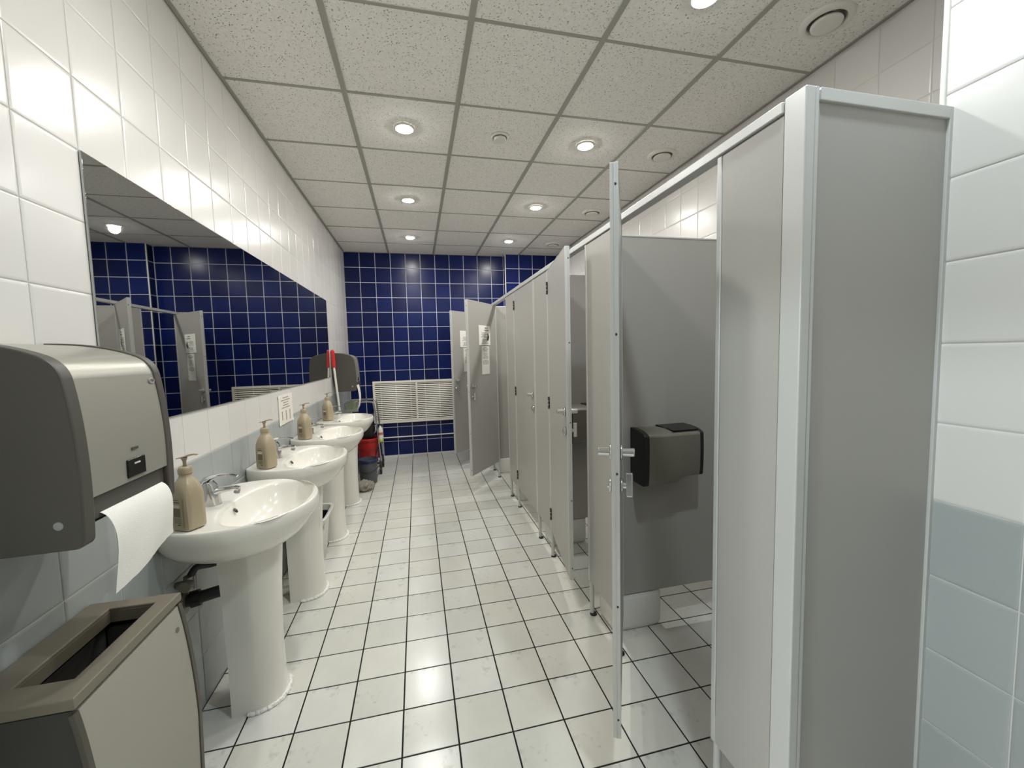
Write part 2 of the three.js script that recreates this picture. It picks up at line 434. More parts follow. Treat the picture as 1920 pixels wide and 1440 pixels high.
// ---------------------------------------------------------------- ceiling fittings
function downlight(x, z, label, cool, gain = 1) {
  const t = thing('ceiling_downlight', label, 'lamp', [x, H - 0.003, z], 0, 'recessed lamps in the ceiling');
  mesh('trim_ring', lathe([[0.0465, 0.004], [0.0465, -0.004], [0.049, -0.0065], [0.056, -0.007], [0.061, -0.004], [0.062, 0.0], [0.062, 0.004]], 48), M.whiteSteel, t);
  const col = cool ? LAMP_COOL : LAMP_WARM;
  mesh('glowing_lens', lathe([[0.001, -0.0145], [0.018, -0.0142], [0.032, -0.0128], [0.040, -0.0098], [0.0435, -0.006], [0.0445, -0.001]].reverse(), 48), std(0xffffff, 0.4, 0, { emissive: col, emissiveIntensity: LENS_GLOW * Math.min(gain, 1) }), t);
  const s = new THREE.SpotLight(col, LAMP_CD * gain * (cool ? COOL_GAIN : 1), 0, LAMP_ANGLE, LAMP_PENUMBRA, 2);
  s.position.set(0, -0.03, 0); s.target.position.set(0, -2, 0);
  s.castShadow = true; s.shadow.radius = 2.2; s.name = 'lamp_light';
  t.add(s, s.target); s.target.name = 'lamp_aim';
}
const COOL_GAIN = 1.0;
const rowName = ['nearest to the camera', 'second from the camera', 'third from the camera', 'closest to the blue wall'];
[-1.516, -2.716, -3.916, -5.116].forEach((z, i) => {
  downlight(1.183, z, `bright round ceiling lamp in the row over the stalls, ${rowName[i]}`, false, i ? 1.25 : 0.35);
  downlight(-0.017, z, i ? `bright round ceiling lamp in the row over the aisle, ${rowName[i]}` : 'round ceiling lamp over the aisle just above the top edge of the view', false, i ? 1 : 1.5);
});
downlight(0.70, -0.58, 'round ceiling lamp straight above the camera', true, 1.75);
downlight(-0.017, 0.884, 'round ceiling lamp behind the camera', true, 0.45);
{
  const mk = (z, label) => {
    const t = thing('air_valve', label, 'ceiling vent', [1.79, H - 0.002, z], 0, 'round extract valves in the ceiling');
    mesh('valve_ring', lathe([[0.07, 0.004], [0.07, -0.004], [0.074, -0.012], [0.082, -0.015], [0.094, -0.010], [0.101, -0.004], [0.101, 0.004]], 48), M.whiteSteel, t);
    mesh('duct', new THREE.CylinderGeometry(0.071, 0.071, 0.125, 40, 1, true).translate(0, 0.064, 0), M.ductSteel, t);
    mesh('valve_disc', lathe([[0, -0.006], [0.052, -0.006], [0.058, -0.010], [0.060, -0.016], [0.058, -0.021], [0.05, -0.0235], [0.02, -0.025], [0.0005, -0.025]].reverse(), 48), M.whiteSteel, t);
    mesh('valve_stem', [rod(v3(0, 0.05, 0), v3(0, -0.008, 0), 0.006), bx(0.14, 0.004, 0.012, 0, 0.05, 0, 0.001)], M.whiteSteel, t);
    return t;
  };
  ['nearest the camera', 'second from the camera', 'third from the camera', 'closest to the blue wall']
    .forEach((s, i) => mk([-1.52, -2.745, -3.965, -5.19][i], `round white air valve in the ceiling over the stalls, ${s}`));
  const d = thing('ceiling_sensor', 'small round white sensor cap in the middle of the ceiling', 'sensor', [0.585, H - 0.002, -2.71]);
  mesh('sensor_base', lathe([[0.0, 0.003], [0.058, 0.003], [0.058, -0.004], [0.052, -0.008], [0.046, -0.008]].reverse(), 40), M.whiteSteel, d);
  mesh('sensor_neck', new THREE.CylinderGeometry(0.032, 0.032, 0.008, 32).translate(0, -0.011, 0), M.whiteSteel, d);
  mesh('sensor_cap', lathe([[0.040, -0.012], [0.041, -0.026], [0.038, -0.030], [0.02, -0.032], [0.0005, -0.032]].reverse(), 40), M.whiteSteel, d);
}

// ---------------------------------------------------------------- stalls
const DOOR_Y0 = 0.188, DOOR_Y1 = 1.934, TH = 0.024;
const screwGeo = lathe([[0.0005, 0.0012], [0.003, 0.0012], [0.0042, 0]], 12).rotateX(Math.PI / 2);
function pilaster(z1, z0, label, legs = true) {          // z1 nearer the camera, z0 farther
  const w = z1 - z0, t = thing('stall_pilaster', label, 'panel', [XS, 0, (z1 + z0) / 2], 0, 'fixed grey panels between the stall doors');
  mesh('panel', bx(TH, DOOR_Y1 - DOOR_Y0, w - (legs ? 0.036 : 0.02), 0, (DOOR_Y0 + DOOR_Y1) / 2, legs ? 0 : 0.009, 0.001), M.stall, t);
  for (const s of [-1, 1]) {
    if (!legs && s > 0) continue;
    mesh('edge_profile', bx(TH + 0.004, DOOR_Y1 - DOOR_Y0 + 0.002, 0.018, 0, (DOOR_Y0 + DOOR_Y1) / 2, s * (w / 2 - 0.0085), 0.003), M.alu, t);
    const leg = mesh('leg', rod(v3(0, 0.012, s * (w / 2 - 0.015)), v3(0, DOOR_Y0 + 0.09, s * (w / 2 - 0.015)), 0.0115, 20), M.alu, t);
    mesh('foot_cup', lathe([[0, 0], [0.0185, 0], [0.0185, 0.006], [0.014, 0.012], [0, 0.012]], 20).translate(0.006, 0, s * (w / 2 - 0.0185)), M.blackPlastic, leg);
  }
  return t;
}
pilaster(-0.815, -1.03, 'narrow fixed panel between the grey corner post and the first open stall door', false);
pilaster(-1.63, -1.966, 'fixed grey panel seen just left of the edge of the nearest open door');
pilaster(-2.581, -2.912, 'fixed grey panel standing behind the slightly open second stall door');
pilaster(-3.529, -3.864, 'fixed grey panel left of the only closed stall door, carrying its hinges');
pilaster(-4.479, -4.809, 'fixed grey panel hidden behind the wide open door with two notices');
pilaster(-5.42, -5.77, 'fixed grey panel of the last stall, by the blue wall');

function lever(parent, side) {                             // side -1: aisle face
  const h = mesh('handle', [
    lathe([[0, 0], [0.025, 0], [0.025, 0.005], [0.022, 0.008], [0, 0.008]], 24).rotateZ(-side * Math.PI / 2).translate(side * TH / 2, 1.087, 0.545),
    rod(v3(side * TH / 2, 1.087, 0.545), v3(side * (TH / 2 + 0.041), 1.087, 0.545), 0.0135, 28),
    lathe([[0.0135, 0], [0.0128, 0.0022], [0.010, 0.003], [0.0003, 0.003]].reverse(), 28).rotateZ(-side * Math.PI / 2).translate(side * (TH / 2 + 0.041), 1.087, 0.545)], M.chrome, parent);
  return h;
}
function makeDoor(hz, angle, label) {
  const t = thing('stall_door', label, 'door', [XS, 0, hz], -angle * Math.PI / 180);
  const W = 0.595, z0 = 0.012, ym = (DOOR_Y0 + DOOR_Y1) / 2, hh = DOOR_Y1 - DOOR_Y0;
  mesh('panel', bx(TH - 0.003, hh - 0.002, W - 0.004, 0, ym, z0 + W / 2, 0.001), M.stall, t);
  const e = mesh('edge_strip', [bx(TH, hh, 0.004, 0, ym, z0 + W, 0.0012), bx(0.0025, hh, 0.014, -TH / 2 + 0.0012, ym, z0 + W - 0.006, 0.001), bx(0.0025, hh, 0.014, TH / 2 - 0.0012, ym, z0 + W - 0.006, 0.001), bx(0.003, hh, 0.003, 0, ym, z0 + W + 0.002, 0.001)], M.alu, t);
  mesh('edge_strip', bx(TH, hh, 0.004, 0, ym, z0, 0.0012), M.alu, t);
  mesh('top_strip', bx(TH, 0.004, W, 0, DOOR_Y1, z0 + W / 2, 0.0012), M.alu, t);
  for (const y of [1.875, 1.45, 1.035, 0.62, 0.25]) { const s = mesh('screw', screwGeo, M.steelDark, e); s.position.set(0.0035, y, z0 + W + 0.002); }
  for (const y of [1.82, 1.07, 0.31]) {
    const hg = mesh('hinge', [rod(v3(-TH / 2 - 0.004, y - 0.04, 0.008), v3(-TH / 2 - 0.004, y + 0.04, 0.008), 0.0055, 14), bx(0.003, 0.07, 0.012, -TH / 2 - 0.001, y, 0.014, 0.001)], M.steelDark, t);
    mesh('hinge_ring', [rod(v3(-TH / 2 - 0.004, y - 0.014, 0.008), v3(-TH / 2 - 0.004, y - 0.010, 0.008), 0.0065, 14), rod(v3(-TH / 2 - 0.004, y + 0.010, 0.008), v3(-TH / 2 - 0.004, y + 0.014, 0.008), 0.0065, 14)], M.alu, hg);
  }
  lever(t, -1); lever(t, 1);
  const lk = mesh('lock', [lathe([[0, 0], [0.023, 0], [0.023, 0.006], [0.02, 0.009], [0, 0.009]], 24).rotateZ(Math.PI / 2).translate(-TH / 2, 0.985, 0.557), rod(v3(-TH / 2 - 0.008, 0.985, 0.557), v3(-TH / 2 - 0.014, 0.985, 0.557), 0.011, 20)], M.chrome, t);
  mesh('lock', lathe([[0, 0], [0.023, 0], [0.023, 0.006], [0.02, 0.009], [0, 0.009]], 24).rotateZ(-Math.PI / 2).translate(TH / 2, 0.985, 0.557), M.chrome, t);
  mesh('thumb_turn', [rod(v3(TH / 2 + 0.006, 0.985, 0.557), v3(TH / 2 + 0.018, 0.985, 0.557), 0.010, 16), bx(0.022, 0.076, 0.014, TH / 2 + 0.027, 0.988, 0.557, 0.004)], M.chrome, t);
  return t;
}
const doors = [
  makeDoor(-1.633, 29, 'nearest stall door, wide open and seen edge on, with chrome lever and lock'),
  makeDoor(-2.584, 9.5, 'second stall door from the camera, standing slightly ajar with chrome lever showing'),
  makeDoor(-3.532, 0, 'closed stall door with three dark hinges in the middle of the row'),
  makeDoor(-4.482, 38, 'open stall door with two paper notices, in front of the farthest door'),
  makeDoor(-5.425, 47, 'farthest open stall door, partly hidden, standing by the white wall grille'),
];
{
  const label = ['behind the nearest toilet paper dispenser', 'holding the second toilet paper dispenser', 'hidden behind the closed stall door', 'pale and seen beside the open door with notices'];
  [-1.8, -2.747, -3.697, -4.644].forEach((z, i) => {
    const t = thing('stall_partition', `grey partition wall between two stalls, ${label[i]}`, 'partition', [0, 0, z]);
    mesh('panel', bx(XR - XS - 0.028, 1.935 - 0.185, 0.02, (XR + XS) / 2 + 0.006, (1.935 + 0.185) / 2, 0, 0.001), M.stall, t);
    mesh('top_trim', bx(XR - XS - 0.028, 0.008, 0.024, (XR + XS) / 2 + 0.006, 1.939, 0, 0.002), M.alu, t);
  });
  const r = thing('header_rail', 'long light metal rail running along the tops of all the stall fronts', 'rail', [XS, 0, 0]);
  mesh('rail_profile', bx(0.038, 0.027, 5.72 - 0.815 + 0.05, 0, 1.9505, (-0.815 - 5.77) / 2, 0.003), M.alu, r);
}
{
  const t = thing('corner_post', 'light metal corner post at the near end of the stalls', 'post', [XS, 0, -0.79]);
  mesh('post_profile', bx(0.026, 1.967 - 0.012, 0.056, -0.003, (1.967 + 0.012) / 2, 0.005, 0.004), M.alu, t);
  mesh('foot_cup', bx(0.036, 0.014, 0.064, -0.003, 0.007, 0.005, 0.004), M.blackPlastic, t);
  const e = thing('end_panel', 'bluish grey end panel in a flat metal frame beside the entry wall', 'panel', [0, 0, -0.773]);
  const x0 = XS + 0.0105, x1 = XN + 0.022, y0 = 0.17, y1 = 1.967;
  mesh('panel', bx(x1 - x0 - 0.03, y1 - y0 - 0.03, 0.016, (x0 + x1) / 2, (y0 + y1) / 2, 0, 0.001), M.stall, e);
  const fr = [bx(0.010, y1 - y0, 0.03, x0 + 0.005, (y0 + y1) / 2, 0.0, 0.002), bx(0.032, y1 - y0, 0.03, x1 - 0.016, (y0 + y1) / 2, 0.0, 0.002), bx(x1 - x0 - 0.046, 0.028, 0.03, (x0 + x1) / 2 - 0.008, y1 - 0.014, 0.0, 0.002), bx(x1 - x0 - 0.046, 0.028, 0.03, (x0 + x1) / 2 - 0.008, y0 + 0.014, 0.0, 0.002)];
  fr.forEach(g => mesh('frame_strip', g, M.alu, e));
}
// white boxes on the floor under the partitions
{
  const g = loft([0, 0.012, 0.03, 0.16, 0.172, 0.178].map((y, i) => superRing(0.137 - [0.022, 0.006, 0, 0, 0.004, 0.012][i], 0.085 - [0.012, 0.004, 0, 0, 0.003, 0.01][i], y, 9, 48)));
  const lid = bx(0.262, 0.004, 0.158, 0, 0.1755, 0, 0.002);
  const lb = ['nearest the camera', 'second from the camera', 'third from the camera', 'farthest from the camera'];
  [-1.862, -2.812, -3.762, -4.709].forEach((z, i) => {
    const t = thing('floor_box', `low white plastic box on the floor beneath a stall partition, ${lb[i]}`, 'box', [1.03, 0, z], 0, 'white boxes under the partitions');
    mesh('box_body', g, M.whitePlastic, t);
    const l = mesh('box_lid', lid, M.whitePlastic, t); l.position.y = 0.002;
  });
}
// toilet paper dispensers
function paperBox(z, label) {
  const t = thing('toilet_paper_dispenser', label, 'dispenser', [1.0, 0.77, z]);
  const W = 0.305, D = 0.13;
  const prof = k => { const s = new THREE.Shape(); s.moveTo(0, 0.02 + k); s.lineTo(0, 0.26 - k); s.bezierCurveTo(0.06, 0.262 - k, 0.1, 0.255 - k, D - 0.012 - k, 0.245 - k); s.quadraticCurveTo(D - k, 0.243 - k, D - k, 0.23 - k); s.quadraticCurveTo(D + 0.006 - k, 0.12, D - 0.004 - k, 0.012 + k); s.quadraticCurveTo(D - 0.006 - k, 0.0 + k, D - 0.02 - k, 0.0 + k); s.lineTo(0.03, 0.0 + k); s.closePath(); return s; };
  const rot = g => g.rotateY(-Math.PI / 2);                 // profile depth becomes +z
  const capL = extrude(prof(0), 0.02, 0.003); rot(capL).translate(0.02, 0, 0);
  const pr = new THREE.Shape(); pr.moveTo(0, 0.034); pr.lineTo(0, 0.26); pr.bezierCurveTo(0.06, 0.262, 0.1, 0.255, D - 0.012, 0.245); pr.quadraticCurveTo(D, 0.243, D, 0.23); pr.quadraticCurveTo(D + 0.006, 0.14, D - 0.002, 0.044); pr.quadraticCurveTo(D - 0.004, 0.032, D - 0.018, 0.032); pr.lineTo(0.03, 0.032); pr.closePath();
  const capR = extrude(pr, 0.012, 0.003); rot(capR).translate(W, 0, 0);
  for (const g of [capL, capR]) mesh('side_cap', g, M.dispDark2, t);
  const sh = prof(0.002);
  const cover = rot(extrude(sh, W - 0.034, 0.002)).translate(W - 0.012, 0, 0);
  // the lower right of the cover is cut away, with a sloping shoulder
  mesh('cover', carve(cover, [[0.165, -0.01], [0.19, 0.018], [0.205, 0.028], [W - 0.006, 0.032], [W - 0.006, -0.01]], D), M.dispSilver2, t);
  mesh('viewing_window', windowPatch(W, D), M.blackGloss, t);
  return t;
}
M.dispDark2 = std(0x1f1f1d, 0.4);
M.dispSilver2 = std(0x8a867c, 0.38, 0.45);
M.blackGloss = std(0x0b0b0b, 0.2);
// moves the bottom edge of the cover up behind the given outline (x along the width, y up)
function carve(g, pts, D) {
  const h = x => { if (x <= pts[0][0]) return 0; for (let i = 0; i + 1 < pts.length; i++) if (x <= pts[i + 1][0] && pts[i + 1][0] > pts[i][0]) { const k = (x - pts[i][0]) / (pts[i + 1][0] - pts[i][0]); return Math.max(0, pts[i][1] + k * (pts[i + 1][1] - pts[i][1])); } return 0.032; };
  let q = g.index ? g.toNonIndexed() : g;
  // slice the long faces so that the shoulder has points to follow
  const P = q.attributes.position.array, out = [], cuts = pts.map(p => p[0]).slice(0, 4);
  let tris = []; for (let i = 0; i < P.length; i += 9) tris.push([v3(P[i], P[i + 1], P[i + 2]), v3(P[i + 3], P[i + 4], P[i + 5]), v3(P[i + 6], P[i + 7], P[i + 8])]);
  for (const c of cuts) {
    const next = [];
    for (const t of tris) {
      const s = t.map(p => p.x - c);
      if (s.every(v => v >= -1e-6) || s.every(v => v <= 1e-6)) { next.push(t); continue; }
      const L = [], Rr = [];
      for (let i = 0; i < 3; i++) {
        const a = t[i], b = t[(i + 1) % 3], sa = s[i], sb = s[(i + 1) % 3];
        if (sa <= 0) L.push(a); if (sa >= 0) Rr.push(a);
        if (sa * sb < 0) { const m = a.clone().lerp(b, sa / (sa - sb)); L.push(m); Rr.push(m.clone()); }
      }
      for (const poly of [L, Rr]) for (let i = 1; i + 1 < poly.length; i++) next.push([poly[0].clone(), poly[i].clone(), poly[i + 1].clone()]);
    }
    tris = next;
  }
  for (const t of tris) for (const p of t) { const m = h(p.x); out.push(p.x, p.y < 0.06 ? p.y + m * (1 - p.y / 0.06) : p.y, p.z); }
  const r = new THREE.BufferGeometry(); r.setAttribute('position', new THREE.Float32BufferAttribute(out, 3));
  r.setAttribute('uv', new THREE.Float32BufferAttribute(new Float32Array(out.length / 3 * 2), 2));
  return toCreasedNormals(mergeVertices(r, 1e-5), 0.6);
}
function windowPatch(W, D) {                                 // dark lid set into the top, slanted at its left end
  const s = new THREE.Shape([[0.13, 0.006], [W - 0.016, 0.006], [W - 0.016, D - 0.016], [0.155, D - 0.014]].map(p => new THREE.Vector2(...p)));
  const g = extrude(s, 0.004, 0.001);
  g.rotateX(Math.PI / 2); g.scale(1, 1, 1);
  const p = g.attributes.position;
  for (let i = 0; i < p.count; i++) { const z = p.getZ(i); p.setY(i, p.getY(i) + 0.265 - 0.00 - Math.max(0, z - 0.02) * 0.125); }
  g.computeVertexNormals();
  return g;
}
paperBox(-1.789, 'grey toilet paper dispenser with black top window inside the nearest open stall');
paperBox(-2.736, 'grey toilet paper dispenser glimpsed behind the second stall door');

// notices on the two far doors
function printLines(c, x, y, w, h, rows, dark = '#2b2a2e') {
  let s = 17 + rows; const r = () => { s = (s * 1664525 + 1013904223) >>> 0; return s / 4294967296; };
  c.fillStyle = dark;
  for (let i = 0; i < rows; i++) {
    const yy = y + (i + 0.2) * h / rows, len = w * (0.45 + 0.55 * r()), x0 = x + (w - len) / 2;
    for (let xx = x0; xx < x0 + len;) { const k = 6 + r() * 22; c.fillRect(xx, yy, Math.min(k, x0 + len - xx), h / rows * 0.42); xx += k + 6; }
  }
}
const noticeA = canvasTex(256, 400, (c, w, h) => { c.fillStyle = '#f1eee6'; c.fillRect(0, 0, w, h); printLines(c, 100, 30, 130, 90, 2); printLines(c, 30, 140, 160, 110, 4); printLines(c, 30, 270, 200, 110, 4);
  c.fillStyle = '#4c4f4a'; c.beginPath(); c.ellipse(205, 250, 26, 60, 0.2, 0, 7); c.fill(); c.fillStyle = '#8c9188'; c.beginPath(); c.ellipse(200, 180, 22, 26, 0, 0, 7); c.fill(); });
const noticeB = canvasTex(200, 512, (c, w, h) => { c.fillStyle = '#e9e6df'; c.fillRect(0, 0, w, h); printLines(c, 18, 16, 164, 90, 4, '#4a484a'); printLines(c, 18, 120, 164, 110, 6, '#55535a'); printLines(c, 18, 245, 164, 90, 5, '#6d6b70'); });
function notice(door, y0, y1, zc, w, tex, label) {
  const t = new THREE.Group(); t.name = numbered('paper_notice'); scene.add(t);
  t.position.copy(door.position); t.rotation.copy(door.rotation); tag(t, label, 'notice', 'paper notices on the stall doors');
  const d = TH / 2 + 0.0016;
  mesh('paper_sheet', bx(0.0012, y1 - y0, w, d - 0.0003, (y0 + y1) / 2, zc, 0), M.paperFlat, t);
  const g = new THREE.PlaneGeometry(w - 0.004, y1 - y0 - 0.004).rotateY(Math.PI / 2).translate(d + 0.0006, (y0 + y1) / 2, zc);
  mesh('printed_face', g, std(0xffffff, 0.8, 0, { map: tex }), t);
}
M.paperFlat = std(0xe9e6de, 0.9);
notice(doors[3], 1.495, 1.70, 0.275, 0.245, noticeA, 'upper white notice with a small picture on the nearer notice door');
notice(doors[3], 1.19, 1.485, 0.265, 0.17, noticeB, 'lower narrow printed notice on the nearer of the two notice doors');
notice(doors[4], 1.495, 1.70, 0.34, 0.245, noticeA, 'upper white notice on the farthest door, half hidden by the door in front');
notice(doors[4], 1.19, 1.485, 0.32, 0.17, noticeB, 'lower narrow printed notice on the farthest door');

// ---------------------------------------------------------------- mirror
{
  const t = thing('wall_mirror', 'long frameless mirror on the white tiles above the washbasins', 'mirror', [XL, 1.2, -3.033]);
  mesh('mirror_glass', bx(0.005, 0.8, 3.2, 0.0045, 0.4, 0, 0.001), M.mirror, t);
  mesh('mirror_edge', [bx(0.004, 0.0016, 3.2, 0.0035, 0.8, 0, 0), bx(0.004, 0.0016, 3.2, 0.0035, 0, 0, 0), bx(0.004, 0.8, 0.0016, 0.0035, 0.4, 1.6, 0), bx(0.004, 0.8, 0.0016, 0.0035, 0.4, -1.6, 0)], M.alu, t);
}

// ---------------------------------------------------------------- washbasins
const BY = 0.83, CZ = [-1.83, -2.60, -3.37, -4.14];
function basinGeo() {                                        // v = out from the wall (+x), u along the wall (z)
  const n = 96, out = (th, k, dv = 0) => {
    const c = Math.cos(th), s = Math.sin(th);
    let u = 0.309 * k * c, v = 0.178 + (s > 0 ? 0.289 : 0.27) * k * s + dv;
    return [u, Math.max(0.004, v)];
  };
  const inn = (th, k) => {
    const c = Math.cos(th), s = Math.sin(th), e = 2 / 2.35;
    return [0.262 * k * Math.sign(c) * Math.abs(c) ** e, 0.288 + (s > 0 ? 0.148 : 0.142) * k * Math.sign(s) * Math.abs(s) ** e];
  };
  const ring = f => { const r = []; for (let i = 0; i < n; i++) { const [u, v, y] = f(-i / n * 2 * Math.PI); r.push(v3(v, y, u)); } return r; };
  const und = (ku, kv, y) => ring(th => { const u = ku * Math.cos(th), v = Math.max(0.004, 0.178 + kv * Math.sin(th)); return [u, v, y]; });
  const mix = (k, y) => ring(th => { const a = out(th, 0.975), b = inn(th, 1.02); return [a[0] + (b[0] - a[0]) * k, a[1] + (b[1] - a[1]) * k, y]; });
  const R = [
    und(0.10, 0.11, 0.645), und(0.125, 0.135, 0.648), und(0.195, 0.190, 0.672), und(0.255, 0.232, 0.704), und(0.284, 0.256, 0.734), und(0.297, 0.272, 0.760),
    ring(th => [...out(th, 0.985), 0.775]), ring(th => [...out(th, 1.0), 0.790]), ring(th => [...out(th, 1.003), 0.808]), ring(th => [...out(th, 0.998), 0.822]), ring(th => [...out(th, 0.988), 0.829]),
    mix(0, 0.831), mix(0.35, 0.830), mix(0.7, 0.829), mix(0.92, 0.828),
    ring(th => [...inn(th, 1.0), 0.825]), ring(th => [...inn(th, 0.975), 0.816]), ring(th => [...inn(th, 0.93), 0.79]), ring(th => [...inn(th, 0.85), 0.755]), ring(th => [...inn(th, 0.70), 0.722]), ring(th => [...inn(th, 0.45), 0.704]), ring(th => [...inn(th, 0.16), 0.698]), ring(th => [...inn(th, 0.09), 0.696])];
  return loft(R, { crease: null });
}
function pedestalGeo() {
  const half = [];                                            // D-shaped plan: (v, u)
  const ring = (y, hw, front, back) => {
    const r = [], n = 40;
    for (let i = 0; i <= n; i++) { const a = -Math.PI / 2 + Math.PI * i / n, c = Math.cos(a), s = Math.sin(a); r.push(v3(back + 0.06 + (front - back - 0.06) * Math.abs(c) ** 0.85, y, hw * Math.sign(s) * Math.abs(s) ** 0.85)); }
    r.push(v3(back, y, hw)); r.push(v3(back, y, -hw));
    return r;
  };
  const R = [ring(0.0, 0.108, 0.31, 0.135), ring(0.02, 0.106, 0.306, 0.135), ring(0.08, 0.102, 0.300, 0.134), ring(0.25, 0.100, 0.298, 0.132), ring(0.45, 0.106, 0.305, 0.132), ring(0.60, 0.114, 0.315, 0.13), ring(0.70, 0.120, 0.322, 0.13)];
  return loft(R, { crease: 0.8 });
}
function caulkGeo() {
  const P = [], n = 60; let s = 5; const r = () => { s = (s * 1664525 + 1013904223) >>> 0; return s / 4294967296 - 0.5; };
  for (let i = 0; i <= n; i++) { const a = -Math.PI / 2 + Math.PI * i / n, c = Math.cos(a), q = Math.sin(a); P.push(v3(0.195 + 0.118 * Math.abs(c) ** 0.85 + r() * 0.004, 0.004 + r() * 0.003, 0.111 * Math.sign(q) * Math.abs(q) ** 0.85 + r() * 0.004)); }
  const g = tube(P, 0.0085, 180, 8), p = g.attributes.position;
  for (let i = 0; i < p.count; i++) { p.setY(i, Math.max(0.0005, p.getY(i) * 1.15)); p.setX(i, p.getX(i) + r() * 0.003); p.setZ(i, p.getZ(i) + r() * 0.003); }
  g.computeVertexNormals();
  return g;
}
function faucet(parent) {
  const ell = (c, ax, ay, a, b, n = 20) => { const r = []; for (let i = 0; i < n; i++) { const t = -i / n * 2 * Math.PI; r.push(c.clone().addScaledVector(ax, a * Math.cos(t)).addScaledVector(ay, b * Math.sin(t))); } return r; };
  const Z = v3(0, 0, 1);
  const y0 = BY - 0.001, B = [];
  // body rises and leans back, then the spout runs forward and a little up
  B.push(ell(v3(0.082, y0, 0), v3(1, 0, 0), Z, 0.031, 0.029), ell(v3(0.081, y0 + 0.02, 0), v3(1, 0, 0), Z, 0.029, 0.0275), ell(v3(0.078, y0 + 0.05, 0), v3(1, 0.05, 0), Z, 0.030, 0.0275), ell(v3(0.073, y0 + 0.075, 0), v3(1, 0.2, 0).normalize(), Z, 0.029, 0.027), ell(v3(0.069, y0 + 0.092, 0), v3(1, 0.25, 0).normalize(), Z, 0.021, 0.022));
  const body = loft(B, { crease: 0.6 });
  const S = [[0.085, 0.048, 0.022, 0.021], [0.11, 0.056, 0.016, 0.020], [0.14, 0.060, 0.0125, 0.018], [0.165, 0.060, 0.010, 0.0165], [0.182, 0.057, 0.009, 0.016]].map(([v, h, a, b]) => ell(v3(v, y0 + h, 0), v3(0.25, 1, 0).normalize(), Z, a, b));
  const spout = loft(S.map(r => r.slice().reverse()), { crease: 0.6 });
  const f = mesh('faucet', [body, spout], M.chrome, parent);
  mesh('aerator', rod(v3(0.174, y0 + 0.055, 0), v3(0.170, y0 + 0.040, 0), 0.011, 16), M.aluDull, f);
  const lev = [[0.050, 0.083, 0.012, 0.020], [0.062, 0.100, 0.012, 0.021], [0.085, 0.112, 0.0085, 0.019], [0.115, 0.119, 0.005, 0.016], [0.145, 0.117, 0.0035, 0.0135], [0.176, 0.108, 0.003, 0.011]].map(([v, h, a, b], i) => ell(v3(v, y0 + h, 0), v3([-0.7, -0.45, -0.25, 0, 0.2, 0.35][i], 1, 0).normalize(), Z, a, b));
  mesh('lever', loft(lev.map(r => r.slice().reverse()), { crease: 0.6 }), M.chrome, f);
}
const bg = basinGeo(), pg = pedestalGeo(), kg = caulkGeo();
const basinNames = ['nearest the camera', 'second from the camera', 'third from the camera', 'farthest from the camera'];
const basin0 = thing('washbasin', `white ceramic pedestal washbasin with chrome mixer tap, ${basinNames[0]}`, 'washbasin', [XL, 0, CZ[0]], 0, 'pedestal washbasins along the left wall');
{
  const b = mesh('basin', bg, M.ceramic, basin0);
  mesh('drain', lathe([[0, 0.004], [0.014, 0.004], [0.022, 0.003], [0.024, 0]], 24).translate(0.288, 0.697, 0), M.chrome, b);
  mesh('overflow_hole_shade', new THREE.SphereGeometry(0.009, 16, 10).scale(0.45, 1.25, 1).rotateZ(0.6).translate(0.1615, 0.796, 0.0), M.steelDark, b);  // dark ellipsoid coloured to stand for the shade inside the overflow hole
  mesh('pedestal', pg, M.ceramic, basin0);
  mesh('sealant_bead', kg, M.caulk, basin0);
  faucet(basin0);
}
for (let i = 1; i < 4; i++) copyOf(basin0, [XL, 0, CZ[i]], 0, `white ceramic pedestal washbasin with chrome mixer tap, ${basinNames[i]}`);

// supply valve and waste pipe under the nearest basin
{
  const t = thing('waste_pipe', 'dark waste pipe and grey valves under the nearest washbasin', 'pipe', [XL, 0, -1.72]);
  mesh('drain_pipe', rod(v3(0.008, 0.50, 0), v3(0.172, 0.515, -0.045), 0.022, 24), M.pipeDark, t);
  mesh('pipe_collar', [rod(v3(0.03, 0.502, -0.006), v3(0.06, 0.505, -0.014), 0.030, 20)], M.blackPlastic, t);
  mesh('wall_flange', rod(v3(0.002, 0.50, 0.0), v3(0.02, 0.50, -0.002), 0.042, 28), M.pipeBrass, t);
  const v = mesh('stop_valve', [rod(v3(0.002, 0.575, 0.02), v3(0.05, 0.58, 0.014), 0.014), rod(v3(0.04, 0.555, 0.014), v3(0.04, 0.605, 0.014), 0.017), rod(v3(0.04, 0.58, 0.02), v3(0.04, 0.58, 0.05), 0.02, 10)], M.pipeBrass, t);
  mesh('supply_pipe', [tube([v3(0.045, 0.605, 0.012), v3(0.06, 0.628, 0.0), v3(0.10, 0.622, -0.03), v3(0.128, 0.625, -0.045)], 0.0125, 20, 12), rod(v3(0.128, 0.60, -0.045), v3(0.134, 0.66, -0.045), 0.016, 10), rod(v3(0.134, 0.655, -0.045), v3(0.138, 0.70, -0.045), 0.0095, 10), rod(v3(0.128, 0.60, -0.045), v3(0.145, 0.592, -0.045), 0.013, 10)], M.blackPlastic, t);
  for (const y of [0.632, 0.645]) mesh('coupling_nut', rod(v3(0.131, y, -0.045), v3(0.132, y + 0.008, -0.045), 0.0195, 6), M.blackPlastic, t);
}

